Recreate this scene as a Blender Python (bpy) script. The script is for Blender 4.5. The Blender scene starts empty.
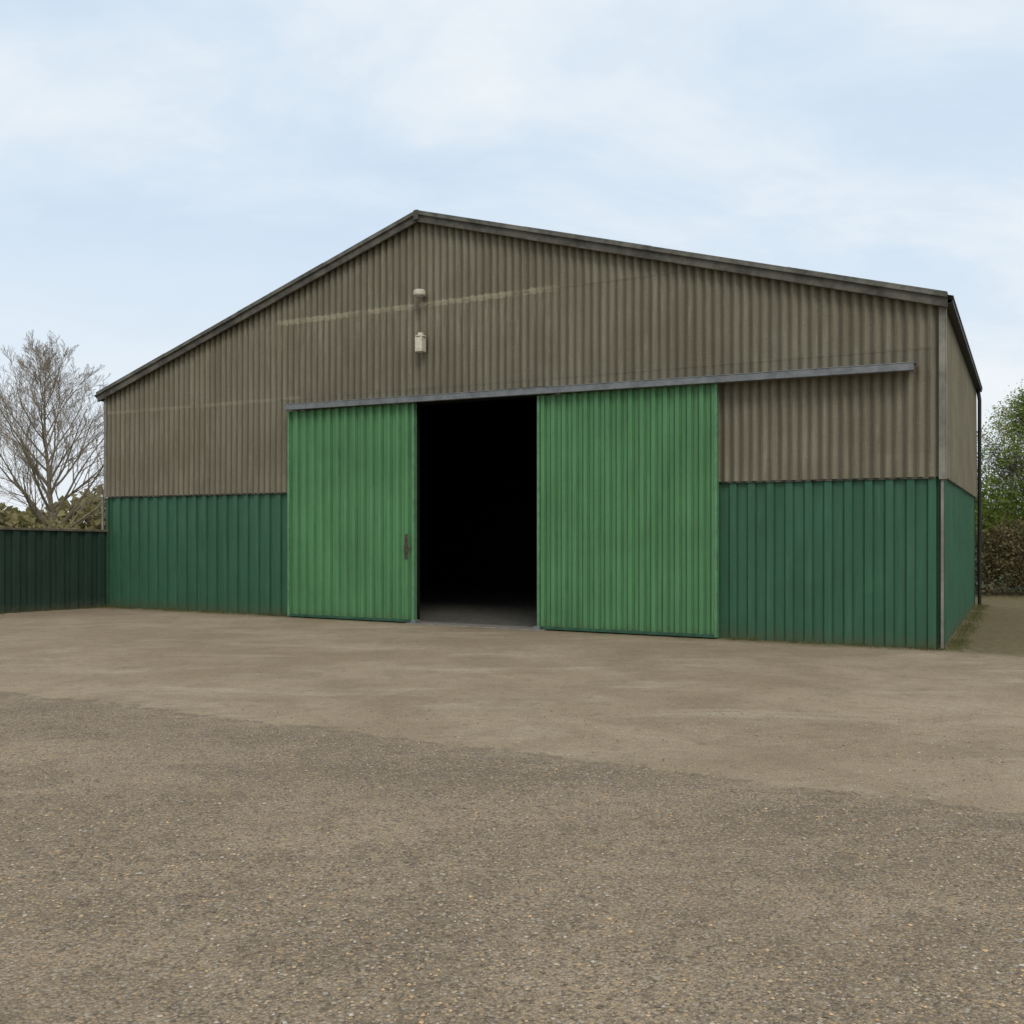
import bpy, math, random
import numpy as np
from mathutils import Vector, Matrix
random.seed(7); rng=np.random.default_rng(7)
scene=bpy.context.scene
scene.view_settings.view_transform='Standard'
try: scene.view_settings.look='None'
except Exception: pass
scene.view_settings.exposure=0

# ------------------------------------------------------------ node helper
class N:
    def __init__(s,mat):
        s.t=mat.node_tree; s.n=s.t.nodes; s.l=s.t.links
    def new(s,ty,**k):
        nd=s.n.new(ty)
        for a,b in k.items(): setattr(nd,a,b)
        return nd
    def put(s,sock,v):
        if hasattr(v,'is_linked') or isinstance(v,bpy.types.NodeSocket): s.l.new(v,sock)
        elif isinstance(v,(tuple,list)) and len(v)==3 and sock.type=='RGBA': sock.default_value=(*v,1)
        else: sock.default_value=v
    def m(s,op,a,b=0.0,c=None,clamp=False):
        nd=s.new('ShaderNodeMath',operation=op,use_clamp=clamp)
        s.put(nd.inputs[0],a); s.put(nd.inputs[1],b)
        if c is not None: s.put(nd.inputs[2],c)
        return nd.outputs[0]
    def mix(s,f,a,b,blend='MIX'):
        nd=s.new('ShaderNodeMix',data_type='RGBA',blend_type=blend)
        s.put(nd.inputs[0],f); s.put(nd.inputs[6],a); s.put(nd.inputs[7],b)
        return nd.outputs[2]
    def noise(s,vec,scale,detail=3,rough=.55,dist=0):
        nd=s.new('ShaderNodeTexNoise'); s.put(nd.inputs['Vector'],vec)
        nd.inputs['Scale'].default_value=scale; nd.inputs['Detail'].default_value=detail
        nd.inputs['Roughness'].default_value=rough; nd.inputs['Distortion'].default_value=dist
        return nd.outputs[0]
    def ramp(s,f,a,b,lo=0.,hi=1.):
        nd=s.new('ShaderNodeMapRange'); nd.interpolation_type='SMOOTHSTEP'
        s.put(nd.inputs[0],f)
        for i,v in zip((1,2,3,4),(a,b,lo,hi)): nd.inputs[i].default_value=v
        return nd.outputs[0]
    def scale(s,vec,sc,loc=(0,0,0)):
        nd=s.new('ShaderNodeMapping'); s.put(nd.inputs[0],vec)
        nd.inputs['Scale'].default_value=sc; nd.inputs['Location'].default_value=loc
        return nd.outputs[0]
    def sep(s,vec):
        nd=s.new('ShaderNodeSeparateXYZ'); s.put(nd.inputs[0],vec); return nd.outputs
    def comb(s,x,y,z=0.0):
        nd=s.new('ShaderNodeCombineXYZ')
        for i,v in enumerate((x,y,z)): s.put(nd.inputs[i],v)
        return nd.outputs[0]
    def white(s,vec):
        nd=s.new('ShaderNodeTexWhiteNoise',noise_dimensions='3D'); s.put(nd.inputs[0],vec); return nd.outputs[0]
    def bump(s,h,strength,dist,normal=None):
        nd=s.new('ShaderNodeBump'); s.put(nd.inputs['Height'],h)
        nd.inputs['Strength'].default_value=strength; nd.inputs['Distance'].default_value=dist
        if normal is not None: s.l.new(normal,nd.inputs['Normal'])
        return nd.outputs[0]
def mat(name):
    m=bpy.data.materials.new(name); m.use_nodes=True
    h=N(m); b=m.node_tree.nodes['Principled BSDF']; b.inputs['Roughness'].default_value=.85
    b.inputs['Specular IOR Level'].default_value=.3
    return m,h,b

def plain(name,col,rough=.7,var=.25,sc=6,metal=0,spec=.3):
    m,h,b=mat(name); tc=h.new('ShaderNodeTexCoord').outputs['Object']
    f=h.ramp(h.noise(tc,sc,5,.72),.3,.7)
    lo=tuple(c*(1-var) for c in col); hi=tuple(min(1,c*(1+var)) for c in col)
    h.put(b.inputs['Base Color'],h.mix(f,lo,hi)); b.inputs['Roughness'].default_value=rough
    b.inputs['Metallic'].default_value=metal; b.inputs['Specular IOR Level'].default_value=spec
    return m

def cement():
    m,h,b=mat('fibre_cement'); uv=h.new('ShaderNodeTexCoord').outputs['UV']; x,z,_=h.sep(uv)
    big=h.noise(h.scale(uv,(.5,.6,1)),1.3,4,.6)
    col=h.mix(h.ramp(big,.3,.7),(.195,.172,.118),(.255,.232,.168))
    strk=h.noise(h.scale(uv,(7,.35,1)),1.5,4,.65)
    col=h.mix(h.ramp(strk,.35,.75,0,.7),col,(.150,.130,.090))
    strk2=h.noise(h.scale(uv,(13,.8,1),(9,4,0)),1.5,3,.7)
    col=h.mix(h.ramp(strk2,.50,.8,0,.6),col,(.35,.325,.245))
    row=h.m('FLOOR',h.m('DIVIDE',h.m('ADD',z,.25),1.55))
    sh=h.white(h.comb(h.m('FLOOR',h.m('DIVIDE',x,1.05)),row,3.))
    col=h.mix(h.m('MULTIPLY',h.m('ABSOLUTE',h.m('SUBTRACT',sh,.5)),.35),col,(.14,.122,.09))
    cr=h.white(h.comb(h.m('FLOOR',h.m('DIVIDE',x,.15)),row,1.))
    col=h.mix(h.m('MULTIPLY',cr,.3),col,(.122,.107,.078))
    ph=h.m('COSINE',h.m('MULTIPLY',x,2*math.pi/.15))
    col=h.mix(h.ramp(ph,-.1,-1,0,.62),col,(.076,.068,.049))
    nb=h.noise(h.scale(uv,(1.2,1,1)),2,3,.7); nb2=h.noise(uv,14,3,.7)
    zz=h.m('ADD',z,h.m('MULTIPLY',h.m('SUBTRACT',nb2,.5),.12))
    e1=h.m('MULTIPLY',h.ramp(zz,5.86,5.91),h.ramp(zz,6.0,5.95))
    e1=h.m('MULTIPLY',e1,h.m('MULTIPLY',h.ramp(x,5.9,6.6),h.ramp(x,12.5,12.1)))
    e1=h.m('MULTIPLY',e1,h.ramp(nb,.38,.5,.25,1.))
    col=h.mix(h.m('MULTIPLY',e1,.45),col,(.50,.44,.31))
    e3=h.m('MULTIPLY',h.m('MULTIPLY',h.ramp(zz,5.0,5.9),h.ramp(zz,5.96,5.92)),h.m('MULTIPLY',h.ramp(x,6.,6.3),h.ramp(strk2,.4,.65)))
    col=h.mix(h.m('MULTIPLY',e3,.22),col,(.38,.34,.25))
    e2=h.m('MULTIPLY',h.ramp(zz,4.33,4.37),h.ramp(zz,4.44,4.4))
    e2=h.m('MULTIPLY',e2,h.m('MULTIPLY',h.ramp(x,11.,12.),h.ramp(nb,.35,.55)))
    col=h.mix(h.m('MULTIPLY',e2,.25),col,(.40,.35,.26))
    l=h.noise(uv,26,3,.75); col=h.mix(h.ramp(l,.60,.73,0,.5),col,(.34,.32,.24))
    col=h.mix(h.ramp(l,.42,.30,0,.5),col,(.08,.070,.052))
    h.put(b.inputs['Base Color'],col); b.inputs['Roughness'].default_value=.95; b.inputs['Specular IOR Level'].default_value=.1
    return m

def paint(name,col,pitch,fade=(.2,.3,.22),sheet=1.0,dirtz=.35,rough=.5,dirt=.5,groove=.5,base=.0):
    m,h,b=mat(name); uv=h.new('ShaderNodeTexCoord').outputs['UV']; x,z,_=h.sep(uv)
    big=h.noise(h.scale(uv,(.7,.5,1)),1.6,4,.6)
    c=h.mix(h.ramp(big,.3,.72),tuple(k*.88 for k in col),tuple(k*1.10 for k in col))
    sh=h.white(h.comb(h.m('FLOOR',h.m('DIVIDE',x,sheet)),2.,3.))
    c=h.mix(h.m('MULTIPLY',sh,.18),c,tuple(k*.6 for k in col))
    s1=h.noise(h.scale(uv,(9,.4,1)),1.6,3,.7)
    c=h.mix(h.ramp(s1,.46,.78,0,.45),c,fade)
    s2=h.noise(h.scale(uv,(16,.7,1),(3,8,0)),1.6,3,.7)
    c=h.mix(h.ramp(s2,.5,.8,0,.45),c,tuple(k*.45 for k in col))
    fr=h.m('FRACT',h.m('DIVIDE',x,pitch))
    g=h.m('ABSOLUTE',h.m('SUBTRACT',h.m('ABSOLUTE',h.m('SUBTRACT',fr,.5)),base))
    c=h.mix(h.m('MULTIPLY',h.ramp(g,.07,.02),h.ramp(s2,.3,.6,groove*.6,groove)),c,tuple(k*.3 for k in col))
    n=h.noise(uv,9,4,.7)
    dz=h.m('ADD',z,h.m('MULTIPLY',h.m('SUBTRACT',n,.5),.5))
    c=h.mix(h.ramp(dz,dirtz,.0,0,dirt),c,(.09,.085,.045))
    sp=h.noise(uv,45,2,.7); c=h.mix(h.ramp(sp,.64,.74,0,.5),c,(.07,.07,.045))
    h.put(b.inputs['Base Color'],c)
    h.put(b.inputs['Roughness'],h.ramp(n,.2,.8,rough-.05,rough+.2)); b.inputs['Specular IOR Level'].default_value=.25
    h.put(b.inputs['Normal'],h.bump(h.noise(h.scale(uv,(1,.6,1)),3,2),.25,.03))
    return m

M_cem=cement()
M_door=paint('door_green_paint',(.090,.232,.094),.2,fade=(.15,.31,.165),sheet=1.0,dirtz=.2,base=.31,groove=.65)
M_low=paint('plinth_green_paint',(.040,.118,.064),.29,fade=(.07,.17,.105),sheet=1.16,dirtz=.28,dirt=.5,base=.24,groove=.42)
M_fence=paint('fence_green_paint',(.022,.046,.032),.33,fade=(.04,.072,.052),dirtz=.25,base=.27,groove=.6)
M_dooredge=plain('door_edge_paint',(.10,.23,.11),.5,.2)
M_darkgreen=plain('dark_green_trim',(.03,.085,.05),.5,.25)
M_barge=plain('bargeboard',(.095,.088,.07),.9,.45,3)
M_bargelt=plain('roof_edge_sheet',(.13,.125,.105),.9,.45,3)
M_metal=plain('galvanised',(.17,.175,.18),.55,.25,4,metal=.1)
M_flash=plain('corner_flashing',(.21,.195,.16),.85,.3,3)
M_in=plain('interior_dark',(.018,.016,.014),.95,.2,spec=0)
M_black=plain('gutter_black',(.02,.02,.02),.5,.2)
M_lamp=plain('lamp_casing',(.58,.53,.42),.5,.18,12)
M_glass=plain('lamp_glass',(.3,.3,.27),.2,.1)
M_rust=plain('rust',(.085,.065,.05),.9,.5,20)
M_conc=plain('threshold_concrete',(.19,.17,.14),.9,.25,5)
M_floor=plain('interior_floor',(.10,.095,.08),.95,.25,5)
M_cap=plain('fence_cap',(.13,.11,.08),.9,.35,5)

# ------------------------------------------------------------ geometry helpers
def link(o,parent=None):
    scene.collection.objects.link(o)
    if parent: o.parent=parent
    return o
def mesh(name,V,F,mats,parent=None,uv=None,smooth=False,midx=None):
    me=bpy.data.meshes.new(name); me.from_pydata([tuple(v) for v in V],[],[tuple(f) for f in F]); 
    for m in (mats if isinstance(mats,list) else [mats]): me.materials.append(m)
    if uv is not None:
        l=me.uv_layers.new(name='UVMap'); a=np.asarray(uv,dtype=np.float32)
        idx=np.empty(len(me.loops),dtype=np.int32); me.loops.foreach_get('vertex_index',idx)
        l.data.foreach_set('uv',a[idx].ravel())
    if smooth: me.polygons.foreach_set('use_smooth',[True]*len(me.polygons))
    if midx is not None: me.polygons.foreach_set('material_index',midx)
    me.update(); return link(bpy.data.objects.new(name,me),parent)
def fast_quads(name,verts,mats,parent=None,midx=None):
    nv=len(verts); nf=nv//4
    me=bpy.data.meshes.new(name); me.vertices.add(nv); me.vertices.foreach_set('co',verts.astype(np.float32).ravel())
    me.loops.add(nv); me.loops.foreach_set('vertex_index',np.arange(nv,dtype=np.int32))
    me.polygons.add(nf); me.polygons.foreach_set('loop_start',np.arange(0,nv,4,dtype=np.int32))
    me.polygons.foreach_set('loop_total',np.full(nf,4,dtype=np.int32))
    for m in mats: me.materials.append(m)
    if midx is not None: me.polygons.foreach_set('material_index',midx.astype(np.int32))
    me.update(calc_edges=True); me.validate()
    return link(bpy.data.objects.new(name,me),parent)

C=Vector((6.209,13.787,0)); EU=Vector((-.8896,.4569,0)); EV=Vector((.4745,.8803,0)); EZ=Vector((0,0,1))
def P(u,v,z): return C+EU*u+EV*v+EZ*z
W=17.30; L=9.65; UA=8.88; ZA=7.50; ZR=4.98; ZL=4.74
def zroof(u):
    return ZR+(ZA-ZR)*u/UA if u<UA else ZL+(ZA-ZL)*(W-u)/(W-UA)
HOLE=(6.28,9.02,4.12)

def box(name,o,a,b,c,mt,parent,bev=.006):
    V=[o,o+a,o+a+b,o+b]; V+= [p+c for p in V]
    F=[(0,3,2,1),(4,5,6,7),(0,1,5,4),(1,2,6,5),(2,3,7,6),(3,0,4,7)]
    ob=mesh(name,V,F,mt,parent)
    if bev:
        md=ob.modifiers.new('bev','BEVEL'); md.width=bev; md.segments=2
    return ob
def pbox(name,u0,u1,v0,v1,z0,z1,mt,parent,bev=.006,dz=0.):
    return box(name,P(u0,v0,z0),EU*(u1-u0)+EZ*dz,EV*(v1-v0),EZ*(z1-z0),mt,parent,bev)

def sine_cols(u0,u1,p=.15,n=8,d=.026):
    k=int(round((u1-u0)/p*n)); us=np.linspace(u0,u1,k+1)
    return [(u,d*math.cos(2*math.pi*u/p)) for u in us]
def trap_cols(u0,u1,p,rib=.3,sl=.09,d=.035):
    """ribs centred on (k+.5)*p"""
    out=[(u0,0)]; k=math.floor(u0/p)
    while k*p<u1:
        b=k*p
        for du,o in ((-sl-rib/2,0),(-rib/2,d),(rib/2,d),(rib/2+sl,0)):
            uu=b+(du+.5)*p
            if u0<uu<u1: out.append((uu,o))
        k+=1
    out.append((u1,0)); return out
def panel(name,cols,zb,zt,fn,mt,parent,tilt=.0,smooth=False,hole=None,rows=2,base=0.):
    V=[];F=[];UV=[]; prev=None
    for (s,o) in cols:
        b0=zb(s) if callable(zb) else zb; t=zt(s) if callable(zt) else zt; b=b0
        if hole and hole[0]<s<hole[1] and b<hole[2]: b=hole[2]
        if t<=b+.002: t=b+.001
        i=len(V)
        for r in range(rows):
            f=r/(rows-1); z=b+(t-b)*f
            V.append(fn(s,o+base+tilt*max(0,1-(z-b0)/2.),z)); UV.append((s,z))
        bad = t<=b+.0015
        if prev is not None and not(bad and prev[1]):
            for r in range(rows-1):
                F.append((prev[0]+r,i+r,i+r+1,prev[0]+r+1))
        prev=(i,bad)
    return mesh(name,V,F,mt,parent,uv=UV,smooth=smooth)

front=lambda s,o,z: P(s,-o,z)
SN=Vector((.8803,-.4745,0))
side=lambda s,o,z: C+EV*s+SN*o+EZ*z
CL=P(W,0,0)
left=lambda s,o,z: CL+EV*s-SN*o+EZ*z

barn=link(bpy.data.objects.new('barn',None))
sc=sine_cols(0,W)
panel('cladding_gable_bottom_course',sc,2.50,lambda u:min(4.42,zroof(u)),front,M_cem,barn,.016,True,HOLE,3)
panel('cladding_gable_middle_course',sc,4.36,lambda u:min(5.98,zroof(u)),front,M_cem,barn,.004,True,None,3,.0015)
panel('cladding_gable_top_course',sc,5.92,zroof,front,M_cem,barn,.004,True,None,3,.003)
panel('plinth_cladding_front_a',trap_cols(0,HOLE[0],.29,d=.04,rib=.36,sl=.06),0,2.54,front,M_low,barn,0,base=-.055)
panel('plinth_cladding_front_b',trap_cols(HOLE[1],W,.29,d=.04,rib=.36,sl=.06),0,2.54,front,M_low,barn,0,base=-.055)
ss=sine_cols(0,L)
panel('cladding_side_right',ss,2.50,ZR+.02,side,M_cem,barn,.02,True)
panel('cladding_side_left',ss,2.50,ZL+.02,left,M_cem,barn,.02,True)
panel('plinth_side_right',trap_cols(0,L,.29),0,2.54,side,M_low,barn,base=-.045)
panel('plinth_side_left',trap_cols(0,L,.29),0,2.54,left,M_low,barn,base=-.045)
back=lambda s,o,z: P(s,L+o,z)
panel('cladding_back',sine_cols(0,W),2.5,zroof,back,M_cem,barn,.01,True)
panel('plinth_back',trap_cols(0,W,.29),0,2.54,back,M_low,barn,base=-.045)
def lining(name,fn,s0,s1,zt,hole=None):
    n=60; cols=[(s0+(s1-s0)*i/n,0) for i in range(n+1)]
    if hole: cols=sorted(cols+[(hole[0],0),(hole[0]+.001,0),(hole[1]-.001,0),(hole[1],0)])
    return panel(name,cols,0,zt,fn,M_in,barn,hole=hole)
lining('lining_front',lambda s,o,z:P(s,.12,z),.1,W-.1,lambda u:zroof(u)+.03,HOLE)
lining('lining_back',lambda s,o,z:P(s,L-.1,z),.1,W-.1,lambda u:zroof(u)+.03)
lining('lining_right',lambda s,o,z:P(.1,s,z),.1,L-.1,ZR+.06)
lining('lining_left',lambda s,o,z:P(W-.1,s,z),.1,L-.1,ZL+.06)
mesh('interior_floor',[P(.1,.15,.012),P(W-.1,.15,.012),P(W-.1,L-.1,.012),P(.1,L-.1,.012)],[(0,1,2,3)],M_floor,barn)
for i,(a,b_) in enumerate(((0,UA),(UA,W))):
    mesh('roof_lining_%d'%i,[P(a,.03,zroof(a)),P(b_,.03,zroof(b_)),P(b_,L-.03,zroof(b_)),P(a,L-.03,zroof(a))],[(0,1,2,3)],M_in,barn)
for i,uu in enumerate((HOLE[0]-.1,HOLE[1]-.02)):
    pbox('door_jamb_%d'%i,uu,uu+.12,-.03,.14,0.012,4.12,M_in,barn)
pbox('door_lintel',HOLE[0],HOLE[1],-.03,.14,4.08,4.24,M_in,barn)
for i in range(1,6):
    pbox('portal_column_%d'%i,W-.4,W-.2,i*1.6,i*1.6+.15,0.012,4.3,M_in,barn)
pbox('threshold',HOLE[0]-.05,HOLE[1]+.05,-.28,.16,-.1,.02,M_conc,barn,.01)

def slope_panel(name,ua,za,ub,zb_,mt):
    V=[];F=[];n=int((L+.22)/.15*6); 
    for i in range(n+1):
        v=-.17+(L+.22)*i/n; o=.022*math.cos(2*math.pi*v/.15)
        for (u,z) in ((ua,za),(ub,zb_)):
            V.append(P(u,v,z+o)); V.append(P(u,v,z+o-.014))
        if i:
            a=(i-1)*4;b=i*4
            F+= [(a,b,b+2,a+2),(a+1,a+3,b+3,b+1),(a+2,b+2,b+3,a+3)]
    return mesh(name,V,F,mt,barn,smooth=False)
sr=(ZA-ZR)/UA; sl=(ZA-ZL)/(W-UA); OV=.07; OVL=.13
slope_panel('roof_sheeting_right',UA,ZA+.10,-OV-.08,ZR+.10-sr*(OV+.08),M_barge)
slope_panel('roof_sheeting_left',UA,ZA+.10,W+OVL+.1,ZL+.10-sl*(OVL+.1),M_barge)
def barge(name,ua,za,ub,zb_,v0,v1,h0,h1,mt):
    o=P(ua,v0,za+h0); a=P(ub,v0,zb_+h0)-o
    return box(name,o,a,EV*(v1-v0),EZ*(h1-h0),mt,barn,.006)
def verge(tag,ua,za,ub,zb_):
    n=4
    for i in range(n):
        f0=i/n; f1=(i+1)/n+(.01 if i<n-1 else 0)
        p0=(ua+(ub-ua)*f0,za+(zb_-za)*f0); p1=(ua+(ub-ua)*f1,za+(zb_-za)*f1)
        dv=.004*(i%2)
        barge('bargeboard_%s_%d'%(tag,i),*p0,*p1,-.15-dv,-.10,-.055-.004*(i%2),.125,M_barge)
        barge('verge_roll_%s_%d'%(tag,i),*p0,*p1,-.185-dv,-.06,.1275,.155+.003*(i%2),M_bargelt)
        barge('verge_lip_%s_%d'%(tag,i),*p0,*p1,-.19-dv,-.155-dv,.075,.1275,M_bargelt)
verge('right',UA+.0,ZA,-OV,ZR-sr*OV)
verge('left',UA-.0,ZA,W+OVL,ZL-sl*OVL)
pbox('ridge_cap_end',UA-.05,UA+.05,-.20,-.07,ZA-.03,ZA+.155,M_barge,barn,.015)
pbox('ridge_cap',UA-.12,UA+.12,-.05,L+.1,ZA+.10,ZA+.15,M_barge,barn,.02)
def gutter(name,fn,z):
    V=[];F=[]; K=8
    for j,s in enumerate((-.14,L+.04)):
        for k in range(K+1):
            a=math.pi*k/K; V.append(fn(s,.075+.065*math.cos(a),z-.065*math.sin(a)))
            V.append(fn(s,.075+.058*math.cos(a),z-.056*math.sin(a)))
    S=2*(K+1)
    for k in range(K):
        a=2*k; F.append((a,a+2,S+a+2,S+a)); F.append((a+1,S+a+1,S+a+3,a+3)); F.append((a,a+1,a+3,a+2)); F.append((S+a,S+a+2,S+a+3,S+a+1))
    return mesh(name,V,F,M_black,barn)
gutter('gutter_right',side,ZR+.03); gutter('gutter_left',left,ZL-.02)
box('soffit_right',side(-.1,.02,ZR-.03),EV*(L+.12),SN*.12,EZ*.02,M_black,barn,.003)
def tube(name,pts,r,mt,parent,seg=12):
    cu=bpy.data.curves.new(name,'CURVE'); cu.dimensions='3D'; cu.bevel_depth=r; cu.bevel_resolution=3; cu.use_fill_caps=True
    s=cu.splines.new('POLY'); s.points.add(len(pts)-1)
    for q,p in zip(s.points,pts): q.co=(*p,1)
    cu.materials.append(mt); return link(bpy.data.objects.new(name,cu),parent)
tube('downpipe',[side(L-.3,.07,ZR-.03),side(L-.3,.10,ZR-.25),side(L-.3,.10,.02)],.042,M_black,barn)
for i,z in enumerate((.8,2.4,4.0)): tube('pipe_bracket_%d'%i,[side(L-.3,.0,z),side(L-.3,.15,z)],.015,M_black,barn)
box('corner_flashing_front',P(-.035,-.045,2.46),EU*.085,-EV*.012,EZ*(zroof(0)-2.50),M_flash,barn,.003)
box('corner_flashing_side',P(-.035,-.045,2.46),EV*.14,SN*.012,EZ*(zroof(0)-2.50),M_flash,barn,.003)
box('corner_trim_front_low',P(-.012,-.012,0.02),EU*.04,-EV*.01,EZ*2.44,M_flash,barn,.003)
box('corner_trim_side_low',P(-.012,-.012,0.02),EV*.10,SN*.01,EZ*2.44,M_darkgreen,barn,.003)
box('corner_flashing_left',P(W-.05,-.045,2.46),EU*.085,-EV*.012,EZ*(zroof(W)-2.50),M_flash,barn,.003)
box('corner_trim_left_low',P(W-.06,-.012,0.02),EU*.07,-EV*.01,EZ*2.44,M_darkgreen,barn,.003)
tube('left_waste_pipe',[P(W+.09,-.04,1.72),P(W+.09,-.04,2.5)],.025,M_flash,barn)
pbox('drip_trim_a',0.1,3.2,-.0,-.008,2.475,2.495,M_barge,barn,.002)
pbox('drip_trim_b',11.95,W-.06,-.0,-.008,2.475,2.495,M_barge,barn,.002)

# track (falls slightly toward the right hand end)
T0=4.02; TD=.095
pbox('door_track_face',.36,11.88,-.30,-.285,T0,T0+.10,M_metal,barn,.004,TD)
pbox('door_track_hood',.34,11.90,-.305,-.03,T0+.1025,T0+.116,M_metal,barn,.004,TD)
pbox('door_track_lip',.36,11.88,-.283,-.20,T0,T0+.012,M_metal,barn,.003,TD)
for i in range(14):
    u=.6+i*.86; zb=T0+TD*(u-.36)/11.5; pbox('track_bracket_%d'%i,u,u+.04,-.306,-.302,zb+.005,zb+.10,M_metal,barn,.001)
def door(tag,u0,u1,z0=.035,z1=4.06):
    d=link(bpy.data.objects.new('sliding_door_%s'%tag,None),barn)
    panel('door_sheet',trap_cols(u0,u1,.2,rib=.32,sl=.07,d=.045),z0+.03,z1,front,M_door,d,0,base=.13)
    pbox('door_back',u0+.01,u1-.01,-.12,-.09,z0,z1,M_in,d,.003)
    pbox('door_bottom_rail',u0+.036,u1-.036,-.185,-.09,z0-.01,z0+.04,M_darkgreen,d,.004)
    for i,(a,b) in enumerate(((u0-.012,u0+.035),(u1-.035,u1+.012))):
        pbox('door_edge_%d'%i,a,b,-.188,-.085,z0-.005,z1,M_dooredge,d,.005)
    for i in range(2):
        u=u0+.4+(u1-u0-.8)*i; pbox('hanger_%d'%i,u-.05,u+.05,-.22,-.1,z1-.02,z1+.06,M_metal,d)
    return d
dL=door('pair_a',8.93,11.90,z1=4.10); dR=door('pair_b',3.255,6.385,z1=4.06)
pbox('handle_plate',9.05,9.12,-.192,-.186,1.20,1.66,M_rust,dL,.003)
pbox('handle_latch',8.97,9.14,-.20,-.193,1.40,1.44,M_rust,dL,.003)
tube('handle_bar',[P(9.08,-.18,1.30),P(9.08,-.25,1.32),P(9.08,-.25,1.54),P(9.08,-.18,1.56)],.012,M_rust,dL)
pbox('door_guide',8.86,8.96,-.23,-.05,-.02,.07,M_metal,barn)
pbox('door_guide_b',6.33,6.45,-.23,-.05,-.02,.07,M_metal,barn)

def lathe(name,prof,center,mt,parent,K=20):
    V=[];F=[]
    for r,z in prof:
        for k in range(K):
            a=2*math.pi*k/K; V.append(center+Vector((r*math.cos(a),r*math.sin(a),z)))
    for i in range(len(prof)-1):
        for k in range(K): F.append((i*K+k,i*K+(k+1)%K,(i+1)*K+(k+1)%K,(i+1)*K+k))
    return mesh(name,V,F,mt,parent,smooth=False)
UL=8.79
c1=P(UL,-.20,6.08)
lathe('floodlight_cap',[(0,.08),(.095,.075),(.11,.06),(.112,-.01),(.10,-.03),(.08,-.03)],c1,M_lamp,barn)
lathe('floodlight_glass',[(.08,-.03),(.075,-.055),(.05,-.07),(0,-.075)],c1,M_glass,barn)
pbox('floodlight_arm',UL-.03,UL+.03,-.16,-.02,6.06,6.11,M_metal,barn)
c2=P(UL,-.16,5.18)
lathe('bulkhead_lamp_cap',[(0,.20),(.05,.195),(.055,.15),(.10,.14),(.10,.12),(.07,.12)],c2,M_lamp,barn)
pbox('bulkhead_lamp_body',UL-.075,UL+.075,-.24,-.09,5.02,5.30,M_lamp,barn,.012)
pbox('bulkhead_lamp_bracket',UL-.04,UL+.04,-.088,-.02,5.13,5.29,M_metal,barn)

# ------------------------------------------------------------ fence
fence=link(bpy.data.objects.new('corrugated_fence',None))
F0=Vector((-9.19,21.72,0)); FD=Vector((-1.31,-2.09,0)).normalized(); FN=Vector((-FD.y,FD.x,0))
if FN.x<0: FN=-FN
fl=9.
ff=lambda s,o,z:F0+FD*s+FN*o+EZ*z
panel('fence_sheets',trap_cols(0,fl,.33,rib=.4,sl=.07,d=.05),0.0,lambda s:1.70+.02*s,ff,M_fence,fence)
box('fence_cap',F0+FN*-.05+EZ*1.70,FD*fl+EZ*.18,FN*.13,EZ*.05,M_cap,fence)
box('fence_rail',F0+FN*-.10+EZ*.6,FD*fl,FN*.05,EZ*.08,M_cap,fence)
for i in range(4):
    box('fence_post_%d'%i,ff(.2+i*2.8,-.18,0),FD*.1,FN*.1,EZ*1.69,M_cap,fence)

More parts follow.
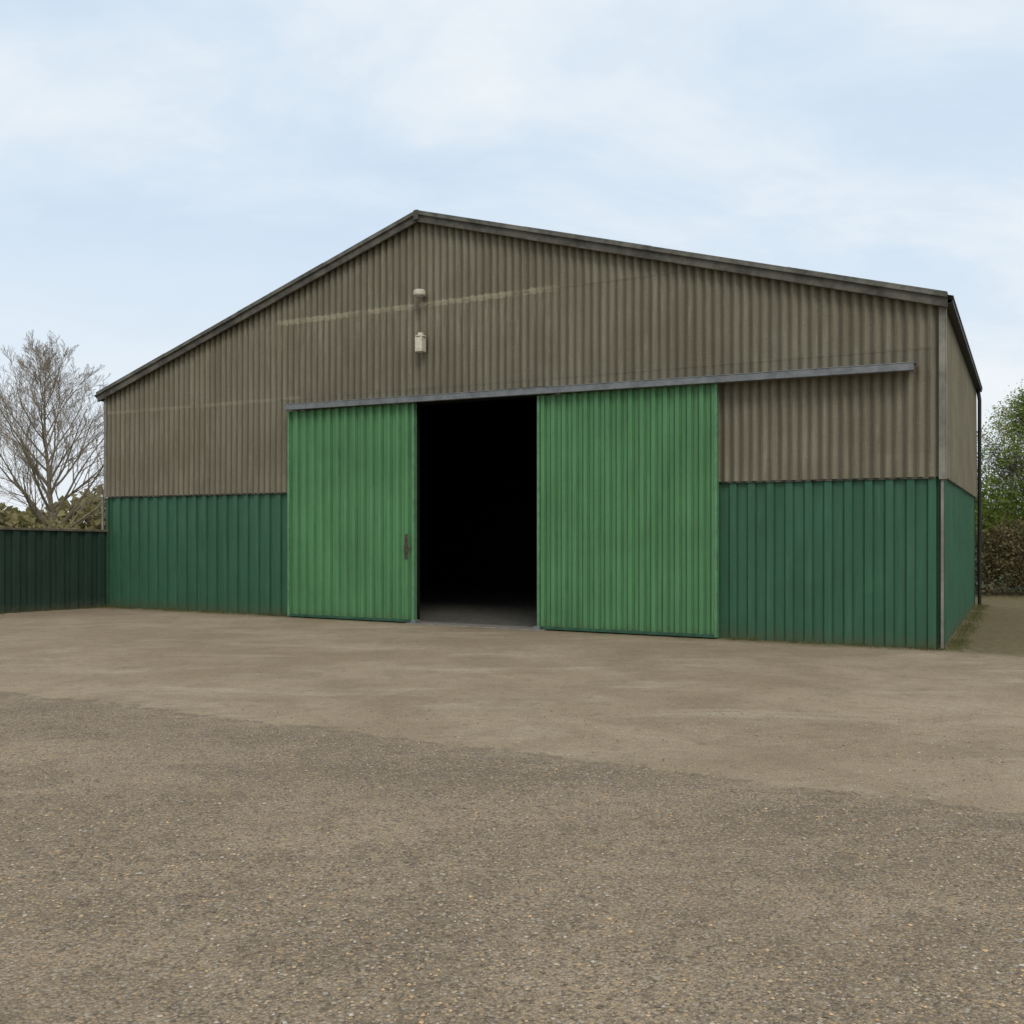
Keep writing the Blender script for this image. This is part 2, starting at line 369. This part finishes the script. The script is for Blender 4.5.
# ------------------------------------------------------------ ground
def ground_mats():
    m,h,b=mat('yard_surface'); p=h.new('ShaderNodeTexCoord').outputs['Object']; x,y,_=h.sep(p)
    s=h.m('ADD',h.m('MULTIPLY',h.m('SUBTRACT',x,C.x),-.4569),h.m('MULTIPLY',h.m('SUBTRACT',y,C.y),-.8896))
    mid=h.noise(h.scale(p,(1,1,1),(7,2,0)),1.1,6,.7,.3); med=h.noise(p,7,4,.75); fin=h.noise(p,45,3,.8)
    sw=h.m('ADD',s,h.m('ADD',h.m('MULTIPLY',h.m('SUBTRACT',mid,.5),.6),h.m('MULTIPLY',h.m('SUBTRACT',med,.5),.25)))
    fg=h.ramp(sw,8.52,8.80)
    v1=h.new('ShaderNodeTexVoronoi'); h.put(v1.inputs['Vector'],p); v1.inputs['Scale'].default_value=150
    v2=h.new('ShaderNodeTexVoronoi'); h.put(v2.inputs['Vector'],p); v2.inputs['Scale'].default_value=66
    r1=h.sep(v1.outputs['Color'])[0]; r2,r3,r4=h.sep(v2.outputs['Color'])
    big=h.noise(p,.35,5,.62,.4)
    streak=h.noise(h.scale(p,(.35,1.1,1)),1.2,5,.65,.5)
    ap=h.mix(h.ramp(big,.35,.65),(.33,.248,.162),(.43,.335,.228))
    ap=h.mix(h.ramp(mid,.42,.68,0,.6),ap,(.26,.195,.125))
    ap=h.mix(h.ramp(streak,.5,.72,0,.7),ap,(.52,.43,.31))
    ap=h.mix(h.ramp(med,.50,.72,0,.55),ap,(.21,.158,.102))
    fgc=h.mix(h.ramp(big,.38,.62),(.275,.208,.138),(.37,.283,.19))
    fgc=h.mix(h.ramp(mid,.45,.65,0,.65),fgc,(.22,.17,.118))
    fgc=h.mix(h.ramp(streak,.46,.68,0,.75),fgc,(.43,.325,.215))
    nearseam=h.m('MULTIPLY',h.ramp(sw,10.4,8.65),h.ramp(mid,.35,.6,.15,.9))
    nearseam=h.m('MULTIPLY',nearseam,h.ramp(x,4.,-1.,.25,1.))
    fgc=h.mix(h.m('MULTIPLY',nearseam,.65),fgc,(.20,.165,.125))
    fgc=h.mix(h.ramp(med,.46,.68,0,.5),fgc,(.15,.118,.083))
    c=h.mix(fg,ap,fgc)
    edge=h.m('MULTIPLY',h.ramp(sw,8.50,8.6),h.ramp(sw,8.72,8.62)); edge=h.m('MULTIPLY',edge,h.ramp(med,.4,.55,.1,.8))
    c=h.mix(h.m('MULTIPLY',edge,.5),c,(.10,.082,.058))
    dn=h.m('MULTIPLY_ADD',fg,.6,.4)
    c=h.mix(h.m('MULTIPLY',h.ramp(r1,.55,1.,0,.45),dn),c,(.50,.39,.27))
    c=h.mix(h.m('MULTIPLY',h.ramp(r1,.4,.0,0,.5),dn),c,(.12,.095,.07))
    c=h.mix(h.m('MULTIPLY',h.ramp(r2,.88,.92,0,.55),dn),c,(.52,.36,.20))
    c=h.mix(h.m('MULTIPLY',h.ramp(r3,.91,.95,0,.5),dn),c,(.48,.43,.36))
    c=h.mix(h.m('MULTIPLY',h.ramp(r4,.14,.08,0,.55),dn),c,(.09,.074,.058))
    c=h.mix(h.m('MULTIPLY',h.ramp(v2.outputs['Distance'],.45,.75,0,.4),dn),c,(.13,.102,.072))
    c=h.mix(h.ramp(fin,.52,.75,0,.4),c,(.13,.10,.07))
    ms=h.m('ADD',s,h.m('MULTIPLY',h.m('SUBTRACT',mid,.5),1.2))
    moss=h.ramp(ms,.6,.0)
    c=h.mix(h.m('MULTIPLY',moss,h.ramp(med,.3,.6,.35,.9)),c,(.115,.105,.042))
    rs=h.m('ADD',s,h.m('MULTIPLY',h.m('SUBTRACT',mid,.5),2.5))
    c=h.mix(h.m('MULTIPLY',h.m('MULTIPLY',h.ramp(rs,1.5,-1.5),h.ramp(x,5.5,7.)),.6),c,(.19,.145,.08))
    h.put(b.inputs['Base Color'],c); b.inputs['Roughness'].default_value=.95; b.inputs['Specular IOR Level'].default_value=.1
    hh=h.m('ADD',h.m('MULTIPLY',h.m('SUBTRACT',1.,v2.outputs['Distance']),1.1),h.m('MULTIPLY',fin,1.2))
    hh=h.m('ADD',hh,h.m('MULTIPLY',med,2.5))
    h.put(b.inputs['Normal'],h.bump(hh,.85,.011))
    g,h,b=mat('field_grass'); p=h.new('ShaderNodeTexCoord').outputs['Object']
    c=h.mix(h.ramp(h.noise(p,.05,5,.7),.35,.65),(.07,.10,.03),(.13,.14,.055))
    c=h.mix(h.ramp(h.noise(p,4,4,.7),.4,.7,0,.6),c,(.10,.085,.045))
    h.put(b.inputs['Base Color'],c)
    return m,g
M_yard,M_grass=ground_mats()
mesh('ground',[(-900,-300,0),(900,-300,0),(900,1500,0),(-900,1500,0)],[(0,1,2,3)],M_grass)
nx,ny=150,150; xs=np.linspace(-20,24,nx); ys=np.linspace(-12,27,ny)
V=[];F=[]
def hgt(x,y):
    s=-.4569*(x-C.x)-.8896*(y-C.y)
    w=min(1,max(0,(s-.6)/1.5))
    return .004+.012*w*(1+math.sin(x*.9+y*.5)*.5+math.sin(x*.37-y*.8+2)*.5)
for j in range(ny):
    for i in range(nx): V.append((xs[i],ys[j],hgt(xs[i],ys[j])))
for j in range(ny-1):
    for i in range(nx-1):
        a=j*nx+i; F.append((a,a+1,a+nx+1,a+nx))
mesh('yard',V,F,M_yard,smooth=True)

def gravel(n):
    cols=[(.42,.32,.21),(.50,.34,.19),(.18,.14,.10),(.44,.39,.32)]
    ms=[plain('stone_%d'%i,c,.9,.3,30) for i,c in enumerate(cols)]
    base=np.array([(1,0,0),(0,1,0),(-1,0,0),(0,-1,0),(.1,.1,.7),(0,0,-.5)],float)
    tri=[(0,1,4),(1,2,4),(2,3,4),(3,0,4),(1,0,5),(2,1,5),(3,2,5),(0,3,5)]
    V=[];F=[];mi=[]
    for k in range(n):
        d=2.6+6.5*random.random()**2.0; x=(random.random()*2-1)*(d*.62+.6)
        if math.sin(x*1.3+d*2.1)+math.sin(x*2.9-d)+random.random()*2.5<.3: continue
        r=.0032+.0085*random.random()**3
        a=random.random()*6.28; R=np.array([[math.cos(a),-math.sin(a),0],[math.sin(a),math.cos(a),0],[0,0,1]])
        q=(base*(r*(.7+random.random()*.7),r,r*.8)*(1+.45*(rng.random((6,1))-.5)))@R.T+(x,d,hgt(x,d)+r*.2)
        o=len(V); V+=q.tolist(); F+=[(t[0]+o,t[1]+o,t[2]+o) for t in tri]; mi+=[random.choice((0,0,1,2,2,3))]*8
    return mesh('gravel',V,F,ms,midx=mi)
gravel(26000)

# ------------------------------------------------------------ vegetation
def leafmat(name,c1,c2,c3,tr=.3):
    m,h,b=mat(name)
    g=h.new('ShaderNodeNewGeometry'); r=g.outputs['Random Per Island']
    p=h.new('ShaderNodeTexCoord').outputs['Object']
    c=h.mix(h.ramp(r,0,1),c1,c2); c=h.mix(h.ramp(h.noise(p,.9,3,.6),.4,.65,0,.7),c,c3)
    h.put(b.inputs['Base Color'],c); b.inputs['Roughness'].default_value=.8; b.inputs['Specular IOR Level'].default_value=.15
    t=h.new('ShaderNodeBsdfTranslucent'); h.put(t.inputs[0],c)
    mx=h.new('ShaderNodeMixShader'); mx.inputs[0].default_value=tr
    h.l.new(b.outputs[0],mx.inputs[1]); h.l.new(t.outputs[0],mx.inputs[2])
    h.l.new(mx.outputs[0],h.n['Material Output'].inputs[0]); return m
M_bark=plain('bark',(.20,.165,.12),.9,.3,4)
M_twig=plain('twigs',(.29,.23,.175),.9,.25,2)
M_leaf=leafmat('spring_leaves',(.13,.18,.028),(.24,.28,.055),(.085,.13,.025),.35)
M_hedge=leafmat('hedge_leaves',(.07,.07,.03),(.20,.15,.075),(.15,.115,.06),.2)
M_far=leafmat('far_foliage',(.20,.19,.07),(.31,.28,.12),(.24,.17,.11),.3)

class Tubes:
    def __init__(s): s.V=[];s.F=[];s.m=[]
    def add(s,pts,rs,k,mi):
        o=len(s.V)
        for i,p in enumerate(pts):
            d=(pts[min(i+1,len(pts)-1)]-pts[max(i-1,0)]).normalized()
            a=d.orthogonal().normalized(); b=d.cross(a)
            for j in range(k):
                t=2*math.pi*j/k; s.V.append(p+(a*math.cos(t)+b*math.sin(t))*rs[i])
        for i in range(len(pts)-1):
            for j in range(k):
                s.F.append((o+i*k+j,o+i*k+(j+1)%k,o+(i+1)*k+(j+1)%k,o+(i+1)*k+j)); s.m.append(mi)
def limb(T,p,d,length,r,lvl,maxl,tips,rmin,up,nsub,ang):
    n=6 if lvl<=1 else 3; pts=[p.copy()]; rs=[r]; q=p.copy(); dd=d.copy()
    for i in range(n):
        dd=(dd+Vector((random.gauss(0,.09),random.gauss(0,.09),random.gauss(0,.05)+up))).normalized()
        q=q+dd*(length/n); pts.append(q.copy()); rs.append(max(rmin,r*(1-.85*(i+1)/n)))
    T.add(pts,rs,6 if lvl==0 else 5 if lvl==1 else 3,0 if lvl<2 else 1)
    if lvl>=maxl: tips.append(q); return
    nb=nsub[lvl]
    for b in range(nb):
        f=.15+.85*(b+random.random())/nb; f=min(f,.98); fi=f*n; i=int(fi)
        pp=pts[i].lerp(pts[i+1],fi-i); ld=(pts[i+1]-pts[i]).normalized()
        ax=Matrix.Rotation(random.random()*6.283,3,ld)@ld.orthogonal().normalized()
        nd=Matrix.Rotation(ang*random.uniform(.7,1.2),3,ax)@ld; nd.z+=.10; nd.normalize()
        rr=max(rmin,(rs[i]*(1-(fi-i))+rs[i+1]*(fi-i))*.62)
        limb(T,pp,nd,length*random.uniform(.38,.60)*(1.15-.55*f),rr,lvl+1,maxl,tips,rmin,up,nsub,ang)
def leader_tree(name,base,H,wide,r,nlimb,maxl,nsub,leaves=0,leaf=.07,lm=None,rmin=.006,f0=.14,splay=.75,ang=.62):
    """leader with ascending limbs from low down"""
    T=Tubes(); tips=[]; n=10; pts=[base.copy()]; q=base.copy(); d=Vector((0,0,1)); rs=[r]
    for i in range(n):
        d=(d+Vector((random.gauss(0,.07),random.gauss(0,.07),.12))).normalized(); q=q+d*(H*.92/n); pts.append(q.copy()); rs.append(max(rmin,r*(1-(i+1)/n)**.9))
    T.add(pts,rs,8,0)
    for k in range(nlimb):
        f=f0+(.96-f0)*((k+random.random()*.6)/nlimb)**1.15; fi=f*n; i=min(n-1,int(fi)); pp=pts[i].lerp(pts[i+1],fi-i)
        a=k*2.399+random.gauss(0,.3); tilt=splay*(1.05-.65*f)*random.uniform(.8,1.15)
        dd=Vector((math.cos(a)*math.sin(tilt),math.sin(a)*math.sin(tilt),math.cos(tilt)))
        ll=min(H*.56*(1-f)**.62+H*.05,(H*1.0-pp.z)/max(.3,dd.z)*.98)
        limb(T,pp,dd,ll*random.uniform(.85,1.05),max(rmin,rs[i]*.55),1,maxl,tips,rmin,.05,nsub,ang)
    zt=max(v.z for v in T.V); k=H/(zt-base.z); xs_=sorted(v.x for v in T.V); n_=len(xs_); a_,b_=xs_[int(n_*.01)],xs_[int(n_*.99)]
    kx=wide/(b_-a_); S=lambda v: base+Vector(((v.x-base.x)*kx,(v.y-base.y)*kx,(v.z-base.z)*k))
    V=[S(v) for v in T.V]; tips=[S(t) for t in tips]; F=list(T.F); mi=list(T.m)
    for t in tips:
        for j in range(leaves):
            c=t+Vector((random.gauss(0,1),random.gauss(0,1),random.gauss(0,1)))*leaf*2.4
            a=Vector((random.gauss(0,1),random.gauss(0,1),random.gauss(0,1))).normalized(); b=a.orthogonal().normalized()
            s=leaf*random.uniform(.5,1); o=len(V)
            V+=[c-a*s,c-b*s*.5,c+a*s,c+b*s*.5]; F.append((o,o+1,o+2,o+3)); mi.append(2)
    print(name,len(F),'faces',len(tips),'tips')
    return mesh(name,V,F,[M_bark,M_twig,lm or M_leaf],midx=mi)
random.seed(14)
leader_tree('bare_tree',Vector((-21.7,45,0)),11.2,7.6,.16,32,4,{1:9,2:6,3:5},rmin=.0056,f0=.12,splay=.86)
random.seed(21)
leader_tree('leafy_tree',Vector((16.1,29.5,0)),6.1,4.4,.10,32,3,{1:9,2:6},leaves=17,leaf=.06,f0=.12,splay=1.2)
random.seed(22)
leader_tree('leafy_tree',Vector((18.9,31,0)),6.6,5.2,.12,28,3,{1:8,2:6},leaves=17,leaf=.07,f0=.12,splay=1.2)
random.seed(23)
leader_tree('leafy_tree',Vector((23.5,29,0)),6.2,4.6,.12,22,3,{1:7,2:5},leaves=12,leaf=.08,f0=.2,splay=1.1)

def foliage_strip(name,p0,p1,hgt_,depth,n,leaf,mt,lump=1.,core=True):
    p0=np.array(p0,float);p1=np.array(p1,float); L_=np.linalg.norm(p1-p0); d=(p1-p0)/L_; nn=np.array([-d[1],d[0]])
    s=rng.random(n)*L_; 
    top=hgt_*(.72+.16*np.sin(s*1.3/lump)+.12*np.sin(s*3.1/lump+1)+.1*rng.random(n))
    t=(rng.random(n)-.5); z=top*np.sqrt(1-(2*t)**2*.8)*(rng.random(n)**.6)
    c=np.stack([p0[0]+d[0]*s+nn[0]*t*depth,p0[1]+d[1]*s+nn[1]*t*depth,z],1)
    a=rng.normal(size=(n,3)); a/=np.linalg.norm(a,axis=1)[:,None]; b=np.cross(a,rng.normal(size=(n,3))); b/=np.linalg.norm(b,axis=1)[:,None]
    sz=(leaf*(.5+rng.random(n)))[:,None]
    V=np.stack([c-a*sz,c-b*sz*.55,c+a*sz,c+b*sz*.55],1).reshape(-1,3)
    return fast_quads(name,V,[mt])
foliage_strip('hedge',(11.6,26.2),(26,24.5),2.15,1.8,46000,.05,M_hedge)
foliage_strip('shrub_row',(12.6,28.2),(27,27.2),4.0,2.0,30000,.06,M_leaf,1.7)
foliage_strip('hedge',(-34,34),(-14,37),2.15,2.2,26000,.06,M_far,1.6)
foliage_strip('distant_treeline',(-160,150),(160,170),9,14,24000,.8,M_far,9)
def tufts(name,segs,n):
    V=[];F=[]
    for (a,b,w) in segs:
        for k in range(int(n*(b-a).length)):
            f=random.random(); 
            if math.sin(f*23)+math.sin(f*61+1)+random.random()*2<.3: continue
            p=a.lerp(b,f)+Vector((random.gauss(0,w),random.gauss(0,w),0))
            hh=random.uniform(.02,.09); an=random.random()*6.28; dx=Vector((math.cos(an),math.sin(an),0))*.004
            le=Vector((random.gauss(0,.02),random.gauss(0,.02),hh)); o=len(V)
            V+=[p-dx,p+dx,p+le+dx*.2,p+le-dx*.2]; F.append((o,o+1,o+2,o+3))
    return mesh(name,V,F,leafmat('grass_blades',(.11,.13,.035),(.19,.17,.07),(.10,.09,.04)))
tufts('grass',[(P(0,-.1,0),P(3.2,-.1,0),.05),(P(12,-.1,0),P(W,-.1,0),.05),(side(0,.15,0),side(L,.15,0),.08),(ff(0,.12,0),ff(5,.12,0),.05),(Vector((10.5,25,0)),Vector((20,24.5,0)),.5)],260)

# ------------------------------------------------------------ light
EL=math.radians(46); AZ=math.radians(172)
w=bpy.data.worlds.new('World'); scene.world=w; w.use_nodes=True
h=N(w); bg=h.n['Background']
sky=h.new('ShaderNodeTexSky',sky_type='NISHITA'); sky.sun_disc=False; sky.sun_elevation=EL; sky.sun_rotation=AZ; sky.air_density=1.; sky.dust_density=1.5
tc=h.new('ShaderNodeTexCoord').outputs['Generated']; X,Y,Z=h.sep(tc)
zz=h.m('ADD',h.m('MAXIMUM',Z,0.),.3); cp=h.comb(h.m('DIVIDE',X,zz),h.m('DIVIDE',Y,zz),0.)
n1=h.noise(h.scale(cp,(.9,1.3,1),(3.1,1.7,0)),.9,6,.55,.5); n2=h.noise(h.scale(cp,(1,1.4,1),(8,2,0)),2.6,5,.6,.4)
cl=h.m('ADD',h.m('MULTIPLY',n1,.72),h.m('MULTIPLY',n2,.28))
f=h.ramp(cl,.34,.62,.3,.97)
f=h.m('MAXIMUM',f,h.ramp(Z,.40,.02,.2,.96))
cc=h.mix(h.ramp(n2,.3,.7),(8.2,8.85,9.4),(8.8,9.25,9.6))
h.put(bg.inputs[0],h.mix(f,h.mix(.88,sky.outputs[0],(5.7,7.5,9.5)),cc)); bg.inputs[1].default_value=.1
sl_=bpy.data.lights.new('sun','SUN'); sl_.energy=1.3; sl_.angle=math.radians(25); sl_.color=(1,.95,.87)
so=link(bpy.data.objects.new('sun',sl_))
sd=Vector((math.sin(AZ)*math.cos(EL),math.cos(AZ)*math.cos(EL),math.sin(EL)))
so.rotation_euler=sd.to_track_quat('Z','Y').to_euler(); so.location=(-10,-10,20)

# ------------------------------------------------------------ camera
cam=bpy.data.cameras.new('camera'); co=link(bpy.data.objects.new('camera',cam))
co.location=(0,0,1.7); co.rotation_euler=(math.radians(90),0,0)
cam.sensor_width=36; cam.lens=957/1024*36; cam.shift_y=20/1024; cam.clip_end=3000; cam.clip_start=.05
scene.camera=co
